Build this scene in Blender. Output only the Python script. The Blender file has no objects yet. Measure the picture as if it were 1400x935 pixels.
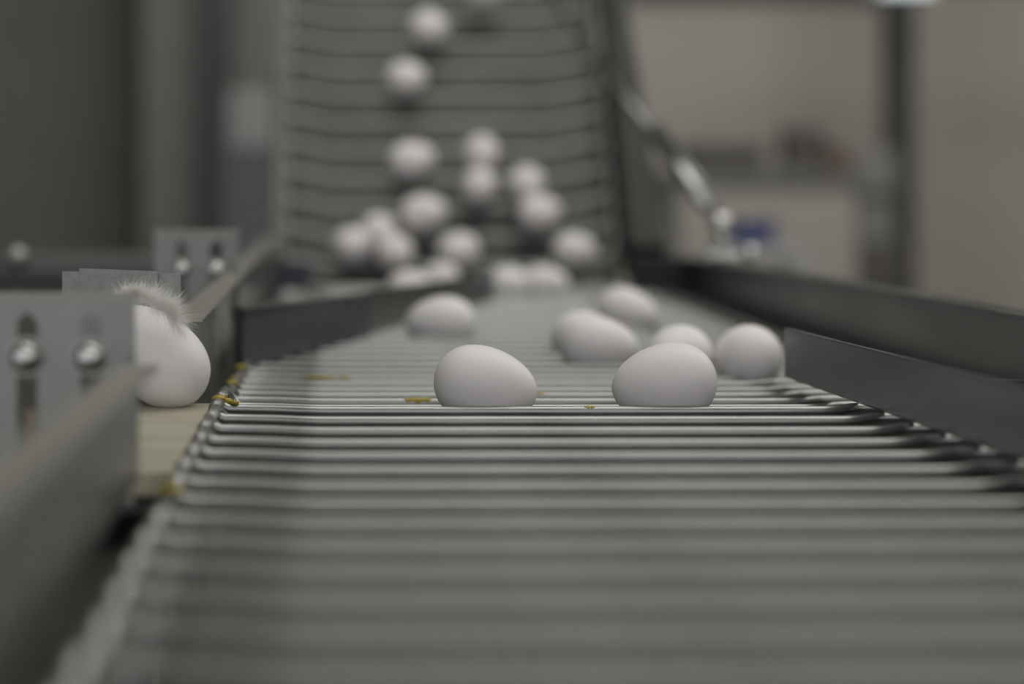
import bpy, bmesh, math, random
from mathutils import Vector, Matrix
random.seed(7)
C = bpy.context.scene.collection
R = math.radians
# ------------------------------------------------------------------ camera
# belt runs along +Y, rods along X; belt top of the near stretch is z = 0.900 m
F = 2722.0; CX = 465.0; HY = 230.0; CZ = 1.029
cd = bpy.data.cameras.new('camera'); cam = bpy.data.objects.new('camera', cd); C.objects.link(cam)
cam.location = (0, 0, CZ); cam.rotation_euler = (R(90), 0, 0)
cd.sensor_width = 36; cd.lens = 70.0
cd.shift_x = (700 - CX) / 1400; cd.shift_y = (HY - 467.5) / 1400
cd.clip_start = 0.02; cd.clip_end = 60
cd.dof.use_dof = True; cd.dof.focus_distance = 1.095; cd.dof.aperture_fstop = 3.1; cd.dof.aperture_blades = 0
bpy.context.scene.camera = cam
# ------------------------------------------------------------------ world, lights, exposure
w = bpy.data.worlds.new('world'); bpy.context.scene.world = w; w.use_nodes = True
w.node_tree.nodes['Background'].inputs[0].default_value = (0.97, 0.97, 0.98, 1)
w.node_tree.nodes['Background'].inputs[1].default_value = 0.92
vs = bpy.context.scene.view_settings
vs.view_transform = 'Standard'; vs.look = 'None'; vs.gamma = 1; vs.use_curve_mapping = False; vs.exposure = -0.13

def area(name, loc, target, sx, sy, power, col):
    l = bpy.data.lights.new(name, 'AREA'); l.shape = 'RECTANGLE'; l.size = sx; l.size_y = sy; l.energy = power; l.color = col
    o = bpy.data.objects.new(name, l); C.objects.link(o); o.location = loc
    o.rotation_euler = (Vector(target) - Vector(loc)).to_track_quat('-Z', 'Y').to_euler()
    return o
area('ceiling_light_near', (0.5, 1.7, 3.0), (0.2, 1.7, 0.9), 2.2, 2.2, 31, (1.0, 0.985, 0.95))
area('ceiling_light_right', (2.6, 2.8, 2.7), (0.3, 1.5, 0.9), 1.6, 1.6, 24, (1.0, 0.98, 0.94))
area('ceiling_light_far', (1.4, 5.6, 3.1), (1.3, 9.6, 0.9), 4.6, 0.8, 112, (1.0, 0.96, 0.90))

def P(px, py, d):                       # photograph pixel + distance along Y (half mm) -> world point (m)
    d = d / 500.0
    return Vector(((px - CX) * d / F, d, CZ - (py - HY) * d / F))

# ------------------------------------------------------------------ materials
def mat(name, col, rough=0.5, metal=0.0, var=0.0, scale=30, bump=0.0, stretch=(1, 1, 1), rvar=0.0, col2=None, spec=0.5):
    m = bpy.data.materials.new(name); m.use_nodes = True
    nt = m.node_tree; b = nt.nodes['Principled BSDF']
    b.inputs['Base Color'].default_value = (*col, 1); b.inputs['Roughness'].default_value = rough
    b.inputs['Metallic'].default_value = metal; b.inputs['Specular IOR Level'].default_value = spec
    if var or bump or rvar:
        tc = nt.nodes.new('ShaderNodeTexCoord'); mp = nt.nodes.new('ShaderNodeMapping'); mp.inputs['Scale'].default_value = stretch
        n = nt.nodes.new('ShaderNodeTexNoise'); n.inputs['Scale'].default_value = scale; n.inputs['Detail'].default_value = 6; n.inputs['Roughness'].default_value = 0.65
        nt.links.new(tc.outputs['Object'], mp.inputs[0]); nt.links.new(mp.outputs[0], n.inputs['Vector'])
        if var:
            r = nt.nodes.new('ShaderNodeValToRGB'); r.color_ramp.elements[0].position = 0.3; r.color_ramp.elements[1].position = 0.7
            lo = col2 if col2 else tuple(c * (1 - var) for c in col); hi = tuple(min(1, c * (1 + var)) for c in col)
            r.color_ramp.elements[0].color = (*lo, 1); r.color_ramp.elements[1].color = (*hi, 1)
            nt.links.new(n.outputs['Fac'], r.inputs[0]); nt.links.new(r.outputs[0], b.inputs['Base Color'])
        if rvar:
            mr = nt.nodes.new('ShaderNodeMapRange'); mr.inputs[1].default_value = 0.3; mr.inputs[2].default_value = 0.7
            mr.inputs[3].default_value = max(0.05, rough - rvar); mr.inputs[4].default_value = rough + rvar
            nt.links.new(n.outputs['Fac'], mr.inputs[0]); nt.links.new(mr.outputs[0], b.inputs['Roughness'])
        if bump:
            bp = nt.nodes.new('ShaderNodeBump'); bp.inputs['Strength'].default_value = bump; bp.inputs['Distance'].default_value = 0.001
            nt.links.new(n.outputs['Fac'], bp.inputs['Height']); nt.links.new(bp.outputs[0], b.inputs['Normal'])
    return m

M = {}
M['rod'] = mat('drawn_steel', (0.34, 0.345, 0.33), 0.33, 0.9, 0.14, 90, 0.08, (0.25, 1, 1), 0.08)
M['rod_dull'] = mat('stained_dull_steel', (0.13, 0.13, 0.12), 0.42, 0.8, 0.2, 60, 0.08, (0.25, 1, 1), 0.08)
M['galv'] = mat('galvanised_sheet', (0.23, 0.23, 0.22), 0.29, 0.85, 0.18, 25, 0.05, (1, 1, 1), 0.08)
M['guide'] = mat('rolled_steel_guide', (0.30, 0.30, 0.305), 0.36, 0.85, 0.25, 14, 0.05, (0.4, 0.4, 3), 0.10)
M['galv_dark'] = mat('dull_stainless_sheet', (0.165, 0.165, 0.16), 0.34, 0.85, 0.25, 18, 0.05, (0.4, 0.4, 2), 0.08)
M['brushed'] = mat('brushed_sheet', (0.29, 0.29, 0.28), 0.45, 0.7, 0.12, 260, 0.25, (1, 1, 1))
M['lip'] = mat('worn_edge_metal', (0.34, 0.33, 0.29), 0.45, 0.6, 0.15, 60)
M['chrome'] = mat('polished_steel', (0.62, 0.61, 0.59), 0.27, 1.0)
M['black'] = mat('black_rubber', (0.018, 0.018, 0.02), 0.5)
M['blue_dark'] = mat('dark_blue_grey_plate', (0.062, 0.068, 0.082), 0.42, 0.3, 0.35, 60, 0.1, (1, 1, 3))
M['frame_dark'] = mat('dirty_dark_frame', (0.030, 0.029, 0.024), 0.55, 0.3, 0.3, 30)
M['cream'] = mat('cream_painted_wood', (0.42, 0.395, 0.315), 0.6, 0, 0.1, 45, 0.15, (0.4, 3, 1), col2=(0.32, 0.29, 0.19))
M['strip'] = mat('aged_cream_strip', (0.15, 0.145, 0.11), 0.6, 0, 0.2, 20)
M['pan'] = mat('pan_under_belt', (0.08, 0.08, 0.075), 0.5, 0.5, 0.3, 20)
M['yolk'] = mat('dried_yolk', (0.36, 0.27, 0.010), 0.3, 0, 0.35, 300, 0.3, col2=(0.20, 0.15, 0.01))
M['down'] = mat('white_down', (0.88, 0.86, 0.82), 0.8)
M['slot_rod'] = mat('rusty_stud', (0.20, 0.155, 0.125), 0.6, 0.4, 0.3, 80)
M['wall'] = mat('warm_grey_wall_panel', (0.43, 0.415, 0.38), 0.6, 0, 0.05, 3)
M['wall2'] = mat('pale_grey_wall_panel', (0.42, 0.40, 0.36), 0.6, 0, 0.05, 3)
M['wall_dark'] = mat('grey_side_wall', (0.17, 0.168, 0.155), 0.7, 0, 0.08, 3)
M['column'] = mat('grey_column_paint', (0.17, 0.17, 0.165), 0.55)
M['post'] = mat('dark_post_paint', (0.035, 0.035, 0.036), 0.5)
M['floor'] = mat('concrete_floor', (0.20, 0.195, 0.185), 0.6, 0, 0.2, 4, 0.2)
M['ceil'] = mat('ceiling_sheet', (0.42, 0.42, 0.40), 0.7)
M['clutter'] = mat('dark_case', (0.075, 0.07, 0.066), 0.5)
M['brown'] = mat('brown_carton', (0.17, 0.11, 0.075), 0.7)
M['blue'] = mat('blue_plastic', (0.055, 0.065, 0.20), 0.4)
M['pale'] = mat('pale_cover', (0.48, 0.47, 0.46), 0.6)
M['lilac'] = mat('blue_grey_cabinet', (0.17, 0.17, 0.195), 0.5)
M['beam'] = mat('grey_beam_paint', (0.16, 0.16, 0.15), 0.5, 0.3)
M['teal'] = mat('dark_teal_beam', (0.022, 0.028, 0.03), 0.4, 0.2)
M['bench'] = mat('beige_bench_panel', (0.38, 0.365, 0.33), 0.6)
em = bpy.data.materials.new('lamp_glow'); em.use_nodes = True
em.node_tree.nodes['Principled BSDF'].inputs['Emission Color'].default_value = (0.75, 0.88, 1, 1)
em.node_tree.nodes['Principled BSDF'].inputs['Emission Strength'].default_value = 0.7
M['lamp'] = em

def egg_mat():
    m = bpy.data.materials.new('egg_shell'); m.use_nodes = True; nt = m.node_tree; b = nt.nodes['Principled BSDF']
    b.inputs['Roughness'].default_value = 0.48; b.inputs['Specular IOR Level'].default_value = 0.3
    b.inputs['Subsurface Weight'].default_value = 0.12; b.inputs['Subsurface Radius'].default_value = (0.006, 0.003, 0.002); b.inputs['Subsurface Scale'].default_value = 1
    tc = nt.nodes.new('ShaderNodeTexCoord'); oi = nt.nodes.new('ShaderNodeObjectInfo')
    ad = nt.nodes.new('ShaderNodeVectorMath'); ad.operation = 'ADD'
    nt.links.new(tc.outputs['Object'], ad.inputs[0]); nt.links.new(oi.outputs['Random'], ad.inputs[1])
    n = nt.nodes.new('ShaderNodeTexNoise'); n.inputs['Scale'].default_value = 60; n.inputs['Detail'].default_value = 3
    r = nt.nodes.new('ShaderNodeValToRGB'); r.color_ramp.elements[0].color = (0.80, 0.765, 0.755, 1); r.color_ramp.elements[1].color = (0.85, 0.825, 0.81, 1)
    v = nt.nodes.new('ShaderNodeTexVoronoi'); v.inputs['Scale'].default_value = 420
    gt = nt.nodes.new('ShaderNodeMapRange'); gt.inputs[1].default_value = 0.08; gt.inputs[2].default_value = 0.16; gt.inputs[3].default_value = 1; gt.inputs[4].default_value = 0
    n2 = nt.nodes.new('ShaderNodeTexNoise'); n2.inputs['Scale'].default_value = 90
    g2 = nt.nodes.new('ShaderNodeMapRange'); g2.inputs[1].default_value = 0.55; g2.inputs[2].default_value = 0.62
    mu = nt.nodes.new('ShaderNodeMath'); mu.operation = 'MULTIPLY'
    mu2 = nt.nodes.new('ShaderNodeMath'); mu2.operation = 'MULTIPLY'; mu2.inputs[1].default_value = 0.45
    mx = nt.nodes.new('ShaderNodeMix'); mx.data_type = 'RGBA'; mx.inputs['B'].default_value = (0.42, 0.36, 0.33, 1)
    for t in (n, v, n2): nt.links.new(ad.outputs[0], t.inputs['Vector'])
    nt.links.new(n.outputs['Fac'], r.inputs[0]); nt.links.new(v.outputs['Distance'], gt.inputs[0]); nt.links.new(n2.outputs['Fac'], g2.inputs[0])
    nt.links.new(gt.outputs[0], mu.inputs[0]); nt.links.new(g2.outputs[0], mu.inputs[1]); nt.links.new(mu.outputs[0], mu2.inputs[0])
    nt.links.new(mu2.outputs[0], mx.inputs['Factor']); nt.links.new(r.outputs[0], mx.inputs['A']); nt.links.new(mx.outputs['Result'], b.inputs['Base Color'])
    bp = nt.nodes.new('ShaderNodeBump'); bp.inputs['Strength'].default_value = 0.12; bp.inputs['Distance'].default_value = 0.0004
    n3 = nt.nodes.new('ShaderNodeTexNoise'); n3.inputs['Scale'].default_value = 900; nt.links.new(tc.outputs['Object'], n3.inputs['Vector'])
    nt.links.new(n3.outputs['Fac'], bp.inputs['Height']); nt.links.new(bp.outputs[0], b.inputs['Normal'])
    return m
M['egg'] = egg_mat()

# ------------------------------------------------------------------ mesh helpers
def box(bm, x0, x1, y0, y1, z0, z1, mx=None):
    vs_ = [bm.verts.new((x, y, z)) for x in (x0, x1) for y in (y0, y1) for z in (z0, z1)]
    if mx is not None:
        for v in vs_: v.co = mx @ v.co
    for f in ((0,1,3,2),(4,6,7,5),(0,4,5,1),(2,3,7,6),(0,2,6,4),(1,5,7,3)): bm.faces.new([vs_[i] for i in f])

def prism(bm, poly, axis, a, b):        # extrude 2D polygon along an axis
    def co(p, t): return {'x': (t, p[0], p[1]), 'y': (p[0], t, p[1]), 'z': (p[0], p[1], t)}[axis]
    A = [bm.verts.new(co(p, a)) for p in poly]; B = [bm.verts.new(co(p, b)) for p in poly]
    n = len(poly); bm.faces.new(A); bm.faces.new(B[::-1])
    for i in range(n): bm.faces.new((A[i], B[i], B[(i+1) % n], A[(i+1) % n]))

def tube(bm, pts, r, n=10):
    pts = [Vector(p) for p in pts]; rad = r if isinstance(r, (list, tuple)) else [r] * len(pts)
    rings = []; prev = None
    for i, p in enumerate(pts):
        t = (pts[min(i+1, len(pts)-1)] - pts[max(i-1, 0)]).normalized()
        if prev is None:
            up = Vector((0, 0, 1)) if abs(t.z) < 0.9 else Vector((0, 1, 0)); u = t.cross(up).normalized()
        else: u = (prev - t * prev.dot(t)).normalized()
        prev = u; v = t.cross(u)
        rings.append([bm.verts.new(p + (u * math.cos(a) + v * math.sin(a)) * rad[i]) for a in [2*math.pi*k/n for k in range(n)]])
    for a, b in zip(rings, rings[1:]):
        for k in range(n): bm.faces.new((a[k], a[(k+1) % n], b[(k+1) % n], b[k]))
    bm.faces.new(rings[0][::-1]); bm.faces.new(rings[-1])

def lathe(bm, prof, n=20, mx=None):     # prof [(r,z)] about z
    rings = []
    for r, z in prof:
        if r < 1e-7: rings.append([bm.verts.new((0, 0, z))])
        else: rings.append([bm.verts.new((r*math.cos(2*math.pi*k/n), r*math.sin(2*math.pi*k/n), z)) for k in range(n)])
    for a, b in zip(rings, rings[1:]):
        for k in range(n):
            q = [a[k % len(a)], a[(k+1) % len(a)], b[(k+1) % len(b)], b[k % len(b)]]
            q2 = []
            for v in q:
                if v not in q2: q2.append(v)
            if len(q2) > 2: bm.faces.new(q2)
    if mx is not None:
        for v in bm.verts: v.co = mx @ v.co

def finish(name, bm, m, smooth=False, bevel=0.0):
    if bevel: bmesh.ops.bevel(bm, geom=list(bm.edges), offset=bevel, segments=2, affect='EDGES', profile=0.7)
    bmesh.ops.recalc_face_normals(bm, faces=bm.faces)
    me = bpy.data.meshes.new(name); bm.to_mesh(me); bm.free(); me.materials.append(m)
    if smooth: me.shade_smooth()
    return me
def part(name, bm, m, parent=None, loc=(0, 0, 0), rot=(0, 0, 0), smooth=False, bevel=0.0):
    me = bm if isinstance(bm, bpy.types.Mesh) else finish(name, bm, m, smooth, bevel)
    o = bpy.data.objects.new(name, me); C.objects.link(o); o.location = loc; o.rotation_euler = rot
    if parent: o.parent = parent
    return o
def tag(o, label=None, cat=None, group=None, kind=None):
    for k, v in (('label', label), ('category', cat), ('group', group), ('kind', kind)):
        if v: o[k] = v
    return o
def thing(name, label, cat, loc=(0, 0, 0), rot=(0, 0, 0), group=None):
    o = bpy.data.objects.new(name, None); C.objects.link(o); o.location = loc; o.rotation_euler = rot; o.empty_display_size = 0.02
    return tag(o, label, cat, group)
def B(): return bmesh.new()
def bx(*a, mx=None):
    bm = B(); box(bm, *a, mx=mx); return bm

# ------------------------------------------------------------------ the room
def struct(name, bm, m, **k): o = part(name, bm, m, **k); o['kind'] = 'structure'; return o
struct('floor', bx(-3.5, 4.5, -3.0, 10.6, -0.1, 0), M['floor'])
struct('ceiling', bx(-3.5, 4.5, -1.0, 10.6, 3.3, 3.4), M['ceil'])
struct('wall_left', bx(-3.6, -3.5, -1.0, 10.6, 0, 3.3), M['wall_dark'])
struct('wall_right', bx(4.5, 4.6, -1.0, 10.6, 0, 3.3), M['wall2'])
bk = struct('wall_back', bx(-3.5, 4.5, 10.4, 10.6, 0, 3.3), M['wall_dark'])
# pale panels clad the right part of the back wall
x0 = P(760, 0, 4900).x; x1 = P(1228, 0, 4900).x; zt = P(0, -18, 4900).z
part('panel', bx(x0, x1, 9.8, 10.4, 0, zt), M['wall'], bk)
part('panel', bx(x1 + 0.01, 4.45, 9.6, 10.4, 0, zt), M['wall2'], bk)
struct('trim_1', bx(P(760, 0, 4800).x, 4.45, 9.5, 9.6, zt, zt + 0.3), M['post'])          # beam over the panels
struct('trim_2', bx(P(1217, 0, 4400).x, P(1252, 0, 4400).x, 8.8, 8.95, 0, 2.2), M['post'])         # dark post
# left background: dull column, dark gap
struct('trim_3', bx(P(195, 0, 4400).x, P(275, 0, 4400).x, 8.8, 10.4, 0, 3.3), M['column'])
struct('trim_4', bx(P(279, 0, 4300).x, P(312, 0, 4300).x, 8.6, 8.9, 0, 3.3), M['post'])
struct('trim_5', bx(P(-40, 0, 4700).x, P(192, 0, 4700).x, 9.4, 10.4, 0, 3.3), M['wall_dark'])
struct('trim_6', bx(P(316, 0, 4600).x, P(420, 0, 4600).x, 9.2, 10.4, 0, 3.3), M['column'])

for x, y, L in ((0.5, 1.7, 'over the conveyor'), (1.4, 5.6, 'in front of the back wall')):
    t = thing('ceiling_light', 'long pale ceiling lamp hanging ' + L, 'lamp', (x, y, 3.14))
    part('housing', bx(-0.75, 0.75, -0.09, 0.09, 0.06, 0.12), M['pale'], t, bevel=0.004)
    part('diffuser', bx(-0.73, 0.73, -0.07, 0.07, 0.02, 0.06), M['lamp'], t, bevel=0.004)
    for s in (-0.5, 0.5): part('hanger', bx(s - 0.006, s + 0.006, -0.006, 0.006, 0.12, 0.24), M['post'], t)
lp = P(1238, -16, 4100)
t = thing('wall_lamp', 'small bluish lamp glowing at the top of the dark post', 'lamp', (lp.x, 8.2, lp.z))
part('shade', bx(-0.12, 0.12, 0.02, 0.30, -0.02, 0.08), M['column'], t)
part('tube', bx(-0.11, 0.11, -0.04, 0.02, -0.02, 0.06), M['lamp'], t, bevel=0.01)

# far right bench with clutter
t = thing('workbench', 'beige workbench with a panelled front by the back wall', 'bench', (P(1050, 0, 3200).x, 6.5, 0))
zb = P(0, 232, 3200).z; hw = 0.28
part('worktop', bx(-hw - 0.02, hw + 0.02, -0.12, 0.3, zb - 0.03, zb), M['column'], t, bevel=0.004)
part('front_panel', bx(-hw, hw, -0.1, -0.08, 0.08, zb - 0.03), M['bench'], t)
for s in (-1, 1):
    for q in (-0.06, 0.27): part('leg', bx(s*hw - 0.02, s*hw + 0.02, q - 0.02, q + 0.02, 0, zb - 0.03), M['column'], t)
def crate(name, px0, px1, py0, d, dep, m, label, cat, zbase):
    a = P(px0, 0, d).x; b = P(px1, 0, d).x; z1 = P(0, py0, d).z
    t = thing(name, label, cat, ((a + b) / 2, d / 500, zbase)); h = (b - a) / 2
    part('body', bx(-h, h, 0, dep, 0, (z1 - zbase) * 0.82), m, t, bevel=0.004)
    part('lid', bx(-h - 0.005, h + 0.005, -0.005, dep + 0.005, (z1 - zbase) * 0.82, z1 - zbase), m, t, bevel=0.004)
crate('tool_case', 945, 1045, 198, 3200, 0.2, M['clutter'], 'low dark case lying on the left half of the workbench', 'case', zb)
crate('tool_case', 1078, 1128, 176, 3250, 0.16, M['clutter'], 'taller dark case standing at the middle of the workbench', 'case', zb)
crate('carton', 1139, 1160, 200, 3200, 0.15, M['brown'], 'small brown carton at the right end of the workbench', 'carton', zb)
t = thing('machine_stand', 'grey upright machine stand beside the dark post', 'machine', (P(1190, 0, 3700).x, 7.4, 0))
zz = P(0, 205, 3700).z
part('column', bx(-0.07, 0.07, -0.05, 0.1, 0.03, zz - 0.16), M['column'], t, bevel=0.006)
part('head', bx(-0.085, 0.075, -0.08, 0.12, zz - 0.16, zz), M['column'], t, bevel=0.012)
part('foot', bx(-0.12, 0.12, -0.12, 0.15, 0, 0.03), M['post'], t)
part('dark_box', bx(-0.1, 0.09, -0.12, -0.05, zz - 0.52, zz - 0.34), M['clutter'], t, bevel=0.006)
# low stool-height stand carrying the blue tub
bp_ = P(1034, 336, 2000)
t = thing('side_table', 'pale side table standing behind the right rail', 'table', (bp_.x, 4.05, 0))
part('tabletop', bx(-0.06, 0.1, -0.08, 0.12, bp_.z - 0.02, bp_.z), M['pale'], t, bevel=0.003)
for sx in (-0.045, 0.085):
    for sy in (-0.065, 0.105): part('leg', bx(sx - 0.01, sx + 0.01, sy - 0.01, sy + 0.01, 0, bp_.z - 0.02), M['pale'], t)
t = thing('tub', 'blue plastic tub behind the strut at the right rail', 'tub', (bp_.x, 4.04, bp_.z))
bm = B(); prism(bm, [(-0.035, 0), (0.035, 0), (0.043, 0.042), (-0.043, 0.042)], 'y', -0.03, 0.05); part('body', bm, M['blue'], t, bevel=0.003)
part('rim', bx(-0.047, 0.047, -0.034, 0.054, 0.042, 0.050), M['blue'], t, bevel=0.002)
# left background cabinet with pale cover
cbx = P(340, 0, 2600).x
t = thing('control_cabinet', 'blue-grey cabinet with a pale rounded cover left of the elevator', 'cabinet', (cbx, 5.25, 0))
z1 = P(0, 205, 2600).z; z2 = P(0, 122, 2600).z
part('body', bx(-0.068, 0.085, -0.05, 0.3, 0.05, z1), M['lilac'], t, bevel=0.006)
part('plinth', bx(-0.06, 0.078, -0.03, 0.28, 0, 0.05), M['post'], t)
part('cover', bx(-0.058, 0.07, -0.06, 0.2, z1, z2), M['pale'], t, bevel=0.028)

# ------------------------------------------------------------------ rods
PITCH = 0.0434; PB = 0.0428; RR = 0.0032
def rod_mesh(m, dx=0.0, straight=False):
    bm = B()
    pts = [(-0.0545, 0.0262, -0.0072), (-0.0575, 0.0322, -0.0052), (-0.0615, 0.0334, 0.0006), (-0.0652, 0.0290, 0.0052), (-0.0672, 0.0212, 0.0030),
           (-0.0676, 0.0150, -0.0045), (-0.0672, 0.0085, -0.0040), (-0.0660, 0.0055, 0.0012), (-0.0630, 0.0050, 0.0012), (-0.0600, 0.0052, 0.0), (-0.0500, 0.0047, 0.0), (-0.0350, 0.0035, 0.0), (-0.0200, 0.0008, 0.0), (-0.0100, 0, 0),
           (0.1, 0, 0), (0.2, 0, 0), (0.262, 0, 0), (0.270, 0.0012, 0), (0.281, 0.0062, 0), (0.289, 0.0075, 0), (0.350, 0.0078, 0), (0.3585, 0.0098, 0.0008),
           (0.3625, 0.0160, 0.0030), (0.3630, 0.0230, 0.0055), (0.3610, 0.0330, 0.0052), (0.3580, 0.0368, 0.0005), (0.3540, 0.0350, -0.0055), (0.3520, 0.0300, -0.0070)]
    pts = [(x + (dx if x > 0.22 else 0), 2*y if y < 0.0235 else y + (0.0255 if x < 0 else 0.030), z) for x, y, z in pts]
    if straight: pts = [(x, (y if x < 0.22 else (y * max(0, (x - 0.29) / 0.04) if x < 0.33 else y)), z) for x, y, z in pts]
    tube(bm, pts, RR, 12)
    return finish('rod', bm, m, True)
RM = rod_mesh(M['rod']); RE = rod_mesh(M['rod'], -0.028, True)
ZC = 0.900 - RR
YC = 1.080
belt = thing('rod_conveyor_belt', 'level steel rod conveyor belt carrying loose white eggs', 'conveyor', (0, YC, 0.9))
front = [(YC - k * PITCH, ZC) for k in range(22)]
DROP = [0.004, 0.0055, 0.007, 0.0085, 0.0095, 0.0105]
def drop(k): return DROP[k] if k < 6 else 0.011
back = [(YC + (k + 1) * PB, ZC - drop(k)) for k in range(30)]
for y, z in front + back:
    o = part('rod', RM, None, belt, (random.uniform(-0.0008, 0.0008), y - YC, z - 0.9)); o.rotation_euler = (0, 0, R(0.25))
# incline
ANG = R(55); BY = 2.385; BZ = 0.889
S0 = 0.029
elev = thing('rod_elevator_belt', 'steep steel rod elevator belt rising behind the level belt', 'conveyor', (0, BY, BZ))
for k in range(16):
    s = S0 + k * PB; off = -RR
    part('rod', RE, None, elev, (0, s*math.cos(ANG) - off*math.sin(ANG), s*math.sin(ANG) + off*math.cos(ANG)), (ANG, 0, 0))
SL = 0.70
def slab(name, x0, x1, n0, n1, m, s0=-0.02, s1=SL, par=elev, bev=0.0):
    return part(name, bx(x0, x1, s0, s1, n0, n1), m, par, (0, 0, 0), (ANG, 0, 0), bevel=bev)
slab('backing_sheet', -0.066, 0.340, -0.030, -0.027, M['pan'], s0=0.02)
bm = B()
V = [bm.verts.new((x, s, n)) for s, xa, xb in ((0.03, 0.345, 0.390), (SL, 0.345, 0.358)) for x in (xa, xb) for n in (-0.03, 0.042)]
for f in ((0,1,3,2),(4,6,7,5),(0,4,5,1),(2,3,7,6),(0,2,6,4),(1,5,7,3)): bm.faces.new([V[i] for i in f])
part('side_frame', bm, M['frame_dark'], elev, rot=(ANG, 0, 0), bevel=0.002)
slab('side_frame', -0.083, -0.071, -0.03, 0.020, M['strip'], s0=0.03, bev=0.002)
for s in (0.15, 0.34, 0.53):
    slab('cross_bar', -0.071, 0.345, -0.060, -0.030, M['frame_dark'], s0=s, s1=s + 0.03)
ex = bx(-0.082, -0.073, -0.01, 0.01, -0.01, 0.30)
for x in (-0.077, 0.362):
    part('support_leg', bx(x - 0.015, x + 0.015, -0.015, 0.015, 0, 1.16), M['frame_dark'], elev, (0, 0.31, -BZ))
    part('support_leg', bx(x - 0.015, x + 0.015, -0.015, 0.015, 0, 0.86), M['frame_dark'], elev, (0, 0.06, -BZ))

# pan and substructure below the level belt
t = thing('conveyor_frame', 'grey steel frame and drip pan below the level belt', 'frame', (0.15, 1.25, 0))
part('drip_pan', bx(-0.21, 0.215, -1.10, 1.05, 0.835, 0.838), M['pan'], t)
for x in (-0.247, 0.242): part('side_beam', bx(x - 0.012, x + 0.012, -1.10, 1.10, 0.80, 0.868), M['frame_dark'], t)
for x in (-0.247, 0.242):
    for y in (-1.0, 0, 1.0): part('leg', bx(x - 0.015, x + 0.015, y - 0.015, y + 0.015, 0, 0.80), M['frame_dark'], t)
for y in (-0.7, -0.2, 0.3, 0.8): part('cross_bar', bx(-0.235, 0.23, y - 0.01, y + 0.01, 0.805, 0.825), M['frame_dark'], t)

# ------------------------------------------------------------------ left side: rails, brackets, board
XL = -0.084; ZT = CZ - 0.0845
def side_rail(label, y0, y1, zb, m=M['galv'], rise=0.0):
    def lift(bm, zmin):
        for v in bm.verts:
            if v.co.z > zmin: v.co.z += rise * (1 - v.co.y / (y1 - y0))
        return bm
    t = thing('side_rail', label, 'rail', (XL, y0, zb), group='left side rails')
    part('face_plate', lift(bx(-0.002, 0, 0, y1 - y0, 0, ZT - zb), 0.005), m, t, bevel=0.0004)
    bm = B(); prism(bm, [(-0.008, 0), (0.008, 0), (0.0085, 0.001), (0.008, 0.0022), (-0.008, 0.0022)], 'y', -0.001, y1 - y0)
    part('top_flange', lift(bm, -1), M['lip'], t, (0, 0, ZT - zb))
    return t
side_rail('blurred galvanised side rail in the left foreground, nearest the viewer', 0.20, 0.832, 0.899, rise=0.012)
side_rail('galvanised side rail beyond the feathered egg, running back to the elevator', 1.098, 2.37, 0.868)

def slotted_bracket(label, y, xr, ztop, zbot, width, spacing, boltz, first):
    t = thing('slotted_bracket', label, 'bracket', (xr, y * 2, zbot), group='slotted brackets left of the belt')
    H = ztop - zbot; th = 0.003; bm = B()
    # slot centres from the right edge
    s1 = -first; s2 = -first - spacing; sw = 0.0045; zt = H - 0.006; zl = 0.006
    xs = [(-width, s2 - sw), (s2 + sw, s1 - sw), (s1 + sw, 0)]
    for a, b in xs: box(bm, a, b, 0, th, zl, zt)
    box(bm, -width, 0, 0, th, zt, H); box(bm, -width, 0, 0, th, 0, zl)
    for s in (s1, s2):                       # rounded slot ends
        for zc, sg in ((zt, -1), (zl, 1)):
            for k in (-1, 1):
                prism(bm, [(s + k*sw, zc), (s + k*sw, zc + sg*sw), (s + k*sw*0.45, zc + sg*sw*0.25), (s, zc)], 'y', 0.0001, th - 0.0001)
    part('plate', bm, M['galv'], t)
    part('folded_edge', bx(-width, 0, -0.0015, 0.012, H, H + 0.0018), M['lip'], t)
    for s in (s1, s2):
        bm = B(); mx = Matrix.Translation((s, 0, boltz - zbot)) @ Matrix.Rotation(R(90), 4, 'X')
        lathe(bm, [(0, 0.0105), (0.003, 0.0102), (0.0055, 0.0085), (0.0068, 0.006), (0.0072, 0.003), (0.0072, 0.0012), (0, 0.0012)], 24, mx)
        b = part('bolt', bm, M['chrome'], t, smooth=True)
        bm = B(); lathe(bm, [(0, 0.0012), (0.0085, 0.0012), (0.0085, 0), (0, 0)], 24, mx); part('washer', bm, M['rod'], b)
        bm = B(); tube(bm, [(s, 0.0045, 0.002), (s, 0.0045, H * 0.45)], 0.0028, 10); part('stud', bm, M['slot_rod'], t, smooth=True)
    return t
yb = 0.425; sc = yb / 1361
slotted_bracket('blurred slotted bracket with two domed bolts in the left foreground', yb, P(184, 0, 425).x, CZ - 178*sc, 0.885, 0.095, 0.0272, CZ - 257*sc, (184-124)*sc)
yb = 0.782; sc = yb / 1361
slotted_bracket('slotted bracket with two domed bolts farther back, before the grey column', yb, P(326, 0, 782).x, CZ - 88*sc, 0.885, 0.066, 0.0265, CZ - 138*sc, (326-295)*sc)

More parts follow.
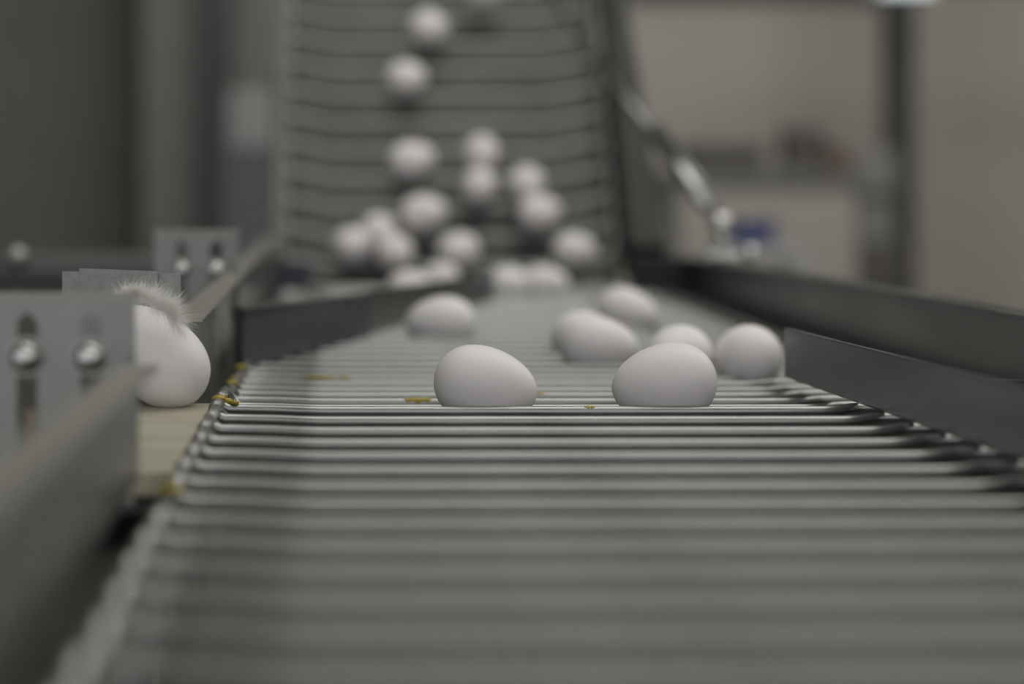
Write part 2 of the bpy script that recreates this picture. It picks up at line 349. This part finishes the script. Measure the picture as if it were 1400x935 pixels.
# thin folded sheet bracket in focus behind the egg
t = thing('sheet_bracket', 'thin folded sheet metal bracket standing behind the feathered egg', 'bracket', P(170, 470, 560))
o0 = t.location.copy()
def facing(name, poly, d, th, m, par):
    bm = B(); prism(bm, [(P(x, y, d).x - o0.x, P(x, y, d).z - o0.z) for x, y in poly], 'y', d/500 - o0.y, d/500 - o0.y + th)
    return part(name, bm, m, par, bevel=0.0003)
facing('back_plate', [(85, 371), (247, 374), (248, 500), (85, 500)], 563, 0.0012, M['brushed'], t)
facing('front_plate', [(108, 367), (215, 371), (222, 500), (108, 500)], 561.5, 0.0012, M['brushed'], t)
facing('foot_flange', [(85, 496), (248, 496), (248, 500), (85, 500)], 560, 0.002, M['brushed'], t)
# cream board
bd = thing('filler_board', 'cream wooden board between the rails with an egg on it', 'board', (-0.071, 0.846, 0.887))
part('board', bx(-0.040, 0, 0, 0.247, 0.003, 0.013), M['cream'], bd, bevel=0.0006)
part('edge_batten', bx(-0.038, -0.004, 0.006, 0.24, -0.006, 0.003), M['frame_dark'], bd)

# diverter across the back stretch
def diverter():
    a = Vector((-0.074, 1.40)); m1 = Vector((0.020, 1.679)); e = Vector((0.161, 2.117))
    t = thing('diverter', 'low diverter plate slanting across the belt from the left rail', 'guide', (a.x, a.y, 0.889))
    def seg(name, p, q, h0, h1, th, m, off=0.0, z0=0.001):
        p = p - a; q = q - a; d = (q - p).normalized(); n = Vector((d.y, -d.x))
        p = p + n*off; q = q + n*off; bm = B()
        V = [bm.verts.new((c.x + n.x*k, c.y + n.y*k, z)) for c, h in ((p, h0), (q, h1)) for k in (0, th) for z in (z0, h)]
        for f in ((0,1,3,2),(4,6,7,5),(0,4,5,1),(2,3,7,6),(0,2,6,4),(1,5,7,3)): bm.faces.new([V[i] for i in f])
        part(name, bm, m, t, bevel=0.0003)
    seg('backing_plate', a, e, 0.040, 0.0295, 0.003, M['galv_dark'])
    seg('dark_face', a, m1, 0.041, 0.0335, 0.003, M['blue_dark'], 0.003)
    seg('top_lip', a, m1, 0.0425, 0.035, 0.009, M['galv'], -0.003, 0.033)
diverter()
def px_box(name, label, cat, px0, px1, py0, py1, d, dep, m, bev=0.002, zb=None):
    a = P(px0, py0, d); b = P(px1, py1, d); lo = b.z if zb is None else zb
    o = part(name, bx((a.x-b.x)/2, (b.x-a.x)/2, 0, dep, 0, a.z - lo), m, None, ((a.x+b.x)/2, d/500, lo), bevel=bev)
    return tag(o, label, cat)
px_box('end_block', 'dark block at the far left corner of the level belt', 'block', 374, 424, 358, 396, 1050, 0.03, M['blue_dark'])
px_box('end_block', 'black rubber block in the far right corner beside the elevator', 'block', 868, 936, 352, 392, 1130, 0.05, M['black'], zb=0.884)
# cross beams, left background
for nm, lb, y0_, y1_, d, m in (('cross_beam', 'grey horizontal beam crossing left of the far bracket', 346, 374, 980, M['beam']), ('cross_beam', 'dark teal beam below the grey one on the left', 374, 397, 930, M['teal'])):
    a = P(-160, y0_, d); b = P(216, y1_, d)
    t = thing(nm, lb, 'beam', (b.x, d/500, b.z), group='beams on the left')
    part('bar', bx(a.x - b.x, 0, 0, 0.02, 0, a.z - b.z), m, t, bevel=0.002)
    part('bracket_foot', bx(-0.03, -0.01, 0.004, 0.016, -b.z, 0), M['frame_dark'], t)
    part('bracket_foot', bx(-0.24, -0.22, 0.004, 0.016, -b.z, 0), M['frame_dark'], t)
    if m == M['beam']:
        bm = B(); lathe(bm, [(0, 0.012), (0.008, 0.010), (0.012, 0.004), (0.012, 0), (0, 0)], 16, Matrix.Translation((P(22, 0, d).x - b.x, 0, 0.016)) @ Matrix.Rotation(R(90), 4, 'X')); part('bolt', bm, M['rod'], t, smooth=True)

# ------------------------------------------------------------------ right side
def poly_plate(name, pts, th, m, par, o, bev=0.0005):   # pts: (x, y, zlow, zhigh) along the run, thickness towards +x
    bm = B(); rows = []
    for x, y, zl, zh in pts:
        rows.append([bm.verts.new((x + k - o[0], y - o[1], z - o[2])) for k, z in ((0, zl), (0, zh), (th, zh), (th, zl))])
    for a, b in zip(rows, rows[1:]):
        for k in range(4): bm.faces.new((a[k], a[(k+1) % 4], b[(k+1) % 4], b[k]))
    bm.faces.new(rows[0][::-1]); bm.faces.new(rows[-1])
    return part(name, bm, m, par, bevel=bev)
o = (0.297, 0.888, 0.900)
t = thing('guide_plate', 'short steel guide plate slanting in over the right belt edge', 'guide', o)
poly_plate('plate', [(0.313, 0.54, 0.9006, 0.934), (0.297, 0.888, 0.9006, 0.9335), (0.273, 1.224, 0.9006, 0.931)], 0.003, M['guide'], t, o, 0.0012)
poly_plate('overlap_plate', [(0.3115, 0.54, 0.904, 0.9325), (0.2927, 0.95, 0.904, 0.931)], 0.0012, M['guide'], t, o, 0.0003)
for y, x in ((0.68, 0.308), (1.12, 0.2815)): part('stay', bx(x + 0.002 - o[0], 0.394 - o[0], y - 0.004 - o[1], y + 0.004 - o[1], 0.004, 0.010), M['galv_dark'], t)
o = (0.398, 0.5, 0.86)
t = thing('side_rail', 'long dark steel side rail along the right of the belt', 'rail', o)
rp = [(0.398, 0.5, CZ-0.086), (0.398, 1.158, CZ-0.088), (0.398, 1.372, CZ-0.0899), (0.398, 1.884, CZ-0.0976), (0.398, 2.36, CZ-0.1065)]
poly_plate('face_plate', [(x, y, 0.869, z) for x, y, z in rp], 0.002, M['galv_dark'], t, o, 0.0003)
poly_plate('top_flange', [(x - 0.001, y, z, z + 0.002) for x, y, z in rp], 0.022, M['galv_dark'], t, o, 0.0003)
poly_plate('floor_strip', [(0.372, 0.56, 0.868, 0.872), (0.372, 2.36, 0.868, 0.872)], 0.026, M['frame_dark'], t, o)

# strut from the rail up to the elevator
ax = P(987, 352, 1020)
t = thing('tension_strut', 'shiny tension strut rising from the right rail to the elevator top', 'strut', ax)
def rel(px, py, d): return P(px, py, d) - ax
bm = B(); tube(bm, [rel(892, 180, 1130), rel(968, 283, 1055)], 0.0095, 16); part('sleeve', bm, M['chrome'], t, smooth=True)
bm = B(); tube(bm, [rel(738, -20, 1285), rel(850, 128, 1170), rel(892, 180, 1130)], 0.0042, 10); part('thin_rod', bm, M['rod'], t, smooth=True)
bm = B(); tube(bm, [rel(900, 170, 1128), rel(968, 262, 1058)], 0.003, 8); part('safety_wire', bm, M['rod'], t, smooth=True)
def ball(name, px, py, d, r, m):
    bm = B(); lathe(bm, [(r*math.sin(a), -r*math.cos(a)) for a in [math.pi*k/10 for k in range(11)]], 18); part(name, bm, m, t, rel(px, py, d), smooth=True)
ball('ball_joint', 985, 306, 1030, 0.0125, M['chrome'])
bm = B(); tube(bm, [rel(985, 306, 1030), rel(990, 352, 1020)], 0.006, 12); part('stem', bm, M['rod'], t, smooth=True)
part('foot_bracket', bx(-0.022, 0.012, -0.01, 0.012, -0.003, 0.006), M['chrome'], t, rel(992, 350, 1020), bevel=0.001)
ball('nut', 1026, 346, 1020, 0.009, M['chrome'])

# ------------------------------------------------------------------ eggs
def egg_mesh():
    n = 26; prof = []
    for i in range(n + 1):
        a = math.pi * i / n; x = -math.cos(a); r = math.sin(a) * (1 - 0.13 * x) * (1 + 0.02*math.cos(2*a)) / 1.03
        prof.append((max(r, 0) if 0 < i < n else 0, x))
    bm = B(); lathe(bm, prof, 40, Matrix.Rotation(R(90), 4, 'Y'))     # long axis X, pointed end towards +X
    return finish('egg', bm, M['egg'], True)
EM = egg_mesh()
def egg(loc, L, W, yaw, tilt, label, group=None):
    o = bpy.data.objects.new('egg', EM); C.objects.link(o); o.location = loc
    o.scale = (L/2000, W/2000, W/2000)
    o.rotation_euler = (random.uniform(0, 0), R(tilt), R(yaw))
    return tag(o, label, 'egg', group)
def flat(px, k, L, W, yaw, tilt, label, dz=0.0, group='eggs on the level belt'):
    d = YC*1000 + PB*1000*(k + 0.5); r = W/2 + 3.2          # rests in the pocket between two rods
    zr = (drop(k) + (drop(k-1) if k else 0)) / 2
    z = ZC - zr + math.sqrt(r*r - 21.4**2)/1000 + dz
    return egg(((px - CX)*d/F/1000, d/1000, z), L, W, yaw, tilt, label, group)
flat(664, 0, 58, 44.8, 4, 12, 'white egg alone in front, pointed end to the right, nearest left on belt')
flat(908, 0, 58, 46, 176, 9, 'white egg in front at right, blunt end to the right, nearest of the right cluster')
flat(819, 8, 58, 45, -4, 9, 'white egg in the middle cluster, pointed end right, before a hidden twin')
flat(800, 10, 55, 43.5, 25, 0, 'white egg mostly hidden directly behind the pointed middle cluster egg')
flat(602, 13, 59, 45.5, 170, 4, 'lone white egg before the diverter end, left of the middle cluster')
flat(926, 6, 54, 45, 232, 4, 'white egg peeking out between the front right egg and the guide egg')
flat(1026, 6, 54, 45.5, 55, 0, 'white egg shaded by the tip of the right guide plate')
flat(858, 16, 57, 45, -28, 14, 'slanted blurred white egg farthest back of the right cluster')
flat(697, 26, 54, 44, 20, 0, 'left of two touching blurred eggs right of the diverter end')
flat(745, 26, 54, 44.5, -15, 0, 'right of two touching blurred eggs right of the diverter end')
flat(562, 24, 55, 44, 30, 0, 'blurred egg peeking low over the diverter, left one')
flat(604, 28, 55, 44, 60, 0, 'blurred egg peeking over the diverter below the single egg on the elevator foot')
def slope_egg(px, py, W, L, roll, label):
    n = W/2000 - 0.007; s = 0.0
    for i in range(4000):
        s = i * 0.0002 - 0.02
        y = BY + s*math.cos(ANG) - n*math.sin(ANG); z = BZ + s*math.sin(ANG) + n*math.cos(ANG)
        if HY + (CZ - z)*F/y <= py: break
    return egg(((px - CX)*y/F, y, z), L, W, roll, random.uniform(-8, 8), label, 'eggs on the elevator')
for a in ((662, -14, 44, 56, 10, 'topmost egg on the elevator, cut by the top edge of the frame'),
          (587, 37, 45, 56, 40, 'egg high on the elevator, topmost of those fully in view'),
          (556, 106, 44, 55, 30, 'second fully seen egg from the top of the elevator'),
          (563, 217, 45, 58, 15, 'egg at mid elevator on the left, alone below the upper two'),
          (659, 208, 44, 55, 70, 'upper of two eggs overlapping at the centre of the elevator'),
          (655, 254, 44, 56, 80, 'lower of two eggs overlapping at the centre of the elevator'),
          (721, 249, 43, 54, 60, 'upper of two eggs overlapping right of the elevator centre'),
          (738, 290, 44, 57, 30, 'lower of two eggs overlapping right of the elevator centre'),
          (579, 290, 45, 57, 5, 'lone egg low on the elevator above the piled eggs'),
          (484, 334, 44, 56, 50, 'leftmost of three eggs heaped at the elevator foot'),
          (518, 315, 43, 54, 60, 'highest of three eggs heaped at the elevator foot on the left'),
          (541, 345, 44, 56, 60, 'rightmost of three eggs heaped at the elevator foot on the left'),
          (628, 342, 45, 56, 40, 'single egg at the elevator foot above the diverter'),
          (787, 343, 44, 56, 20, 'rightmost egg at the foot of the elevator')):
    slope_egg(*a)
# the egg on the cream board
e = egg((0, 0, 0), 66, 48, 180, -44, 'large white egg on the cream board with a fluffy feather on top', None)
e.location = P(213, 486, 541)

# ------------------------------------------------------------------ down feather
fb = P(222, 428, 532)
ft = thing('down_feather', 'fluffy white down feather stuck on top of the left egg', 'feather', fb)
def barbs():
    bm = B()
    spine = [P(238, 440, 531), P(224, 424, 530), P(205, 412, 530), P(184, 403, 530), P(164, 404, 530)]
    def at(t):
        t = t * (len(spine) - 1); i = min(int(t), len(spine) - 2); return spine[i].lerp(spine[i+1], t - i)
    clumps = []
    for c in range(46):
        t = ((c + random.random()) / 46) ** 1.15
        clumps.append((t, random.gauss(1.25 + 0.5*t, 0.45) if c % 4 else random.uniform(-1.6, 0.6) + (3.0 if t > 0.5 else 0), random.uniform(0.009, 0.0185) * (1 - 0.45*t), random.gauss(0, 0.35)))
    for i in range(4600):
        t0, a0, L0, q0 = random.choice(clumps); t = min(1, max(0, t0 + random.gauss(0, 0.05))); p = at(t)
        loose = random.random() < 0.15
        ang = a0 + random.gauss(0, 0.7 if loose else 0.16); L = L0 * random.uniform(0.45, 1.1)
        d = Vector((math.cos(ang), q0 + random.gauss(0, 0.3), math.sin(ang))).normalized()
        cv = Vector((random.gauss(0.6, 0.8), random.gauss(0, 0.8), random.gauss(-0.9, 0.7))) * 0.0028
        wd = Vector((-d.z, 0, d.x)) * 0.00008
        prev = None
        for k in range(6):
            u = k / 5; c = p + d*L*u + cv*u*u - fb; ww = wd * (1 - 0.8*u)
            cur = (bm.verts.new(c - ww), bm.verts.new(c + ww))
            if prev: bm.faces.new((prev[0], prev[1], cur[1], cur[0]))
            prev = cur
    me = bpy.data.meshes.new('down'); bm.to_mesh(me); bm.free(); me.materials.append(M['down']); return me, spine
me, spine = barbs()
dn = part('down', me, None, ft); dn['kind'] = 'stuff'
bm = B(); tube(bm, [p - fb for p in spine], [0.0003, 0.00028, 0.00025, 0.0002, 0.0001], 6); part('quill', bm, M['down'], ft, smooth=True)

# ------------------------------------------------------------------ dried yolk
def smear(px, y, z, length, label, wrap=(35, 150), cnt=1, drop=0.0):
    """thin crust wrapped on a rod at (y,z); px = centre pixel"""
    x = (px - CX) * y / F; bm = B(); n = 18; m = 8; G = []
    ph = random.uniform(0, 6)
    for i in range(n + 1):
        u = i / n; row = []; e_ = max(0, 1 - (2*u - 1)**2) ** 0.3 * (0.8 + 0.2*math.sin(u*17 + ph))
        for j in range(m + 1):
            v = j / m; mid = (wrap[0] + wrap[1]) / 2; a = R(mid + (v - 0.5) * (wrap[1] - wrap[0]) * max(e_, 0.02))
            r = RR + 0.0001 + 0.0005 * e_ * math.sin(math.pi * v) * (0.7 + 0.3*math.sin(u*23 + v*7 + ph))
            row.append(bm.verts.new(((u - 0.5)*length, -r*math.cos(a), r*math.sin(a) - RR)))
        G.append(row)
    for i in range(n):
        for j in range(m): bm.faces.new((G[i][j], G[i+1][j], G[i+1][j+1], G[i][j+1]))
    o = part('yolk_smear', bm, M['yolk'], None, (x, y + (x * math.tan(R(0.25))), z + RR), smooth=True)
    return tag(o, label, 'yolk', 'dried yolk on the rods')
by = lambda k: back[k][0]; bz = lambda k: back[k][1]
smear(571, by(1), bz(1), 0.0165, 'bright yellow yolk smear on the rod left of the front egg', (0, 150))
smear(737, by(2), bz(2), 0.007, 'small yolk fleck just right of the front left egg')
smear(806, front[0][0], front[0][1], 0.006, 'tiny yolk fleck on the crest rod between the two front eggs', (40, 100))
smear(437, by(5), bz(5), 0.024, 'long pale yolk smear on a rod at the left, farther back', (30, 110))
smear(471, by(5), bz(5), 0.008, 'round yolk spot at the end of the long pale smear', (20, 130))
def drip(pxs, label):
    bm = B(); o0 = None
    c0 = Vector(pxs[0][:3])
    for x, y, z, r in pxs:
        bmesh.ops.create_icosphere(bm, subdivisions=2, radius=r, matrix=Matrix.Translation(Vector((x, y, z)) - c0) @ Matrix.Diagonal((1.4, 1.1, 0.7, 1)))
    for v in bm.verts: v.co += Vector([random.uniform(-0.0002, 0.0002) for _ in range(3)])
    return tag(part('yolk_drip', bm, M['yolk'], None, c0, smooth=True), label, 'yolk', 'dried yolk on the belt edge')
drip([(-0.0665, 1.088, 0.9032, 0.0030), (-0.062, 1.092, 0.9015, 0.0024), (-0.0575, 1.089, 0.9008, 0.0018)], 'thick yolk lump on the belt edge at the corner of the board')
drip([(-0.0665, 1.125, 0.9005, 0.0024), (-0.068, 1.16, 0.899, 0.0022), (-0.0665, 1.215, 0.898, 0.0030), (-0.067, 1.26, 0.896, 0.0024), (-0.067, 1.34, 0.895, 0.0030)], 'row of yolk drips on the belt edge below the far rail')
drip([(-0.0665, 0.775, 0.904, 0.0030), (-0.063, 0.780, 0.903, 0.0022), (-0.069, 0.785, 0.9035, 0.0018)], 'blurred yolk drip on the near left belt edge')
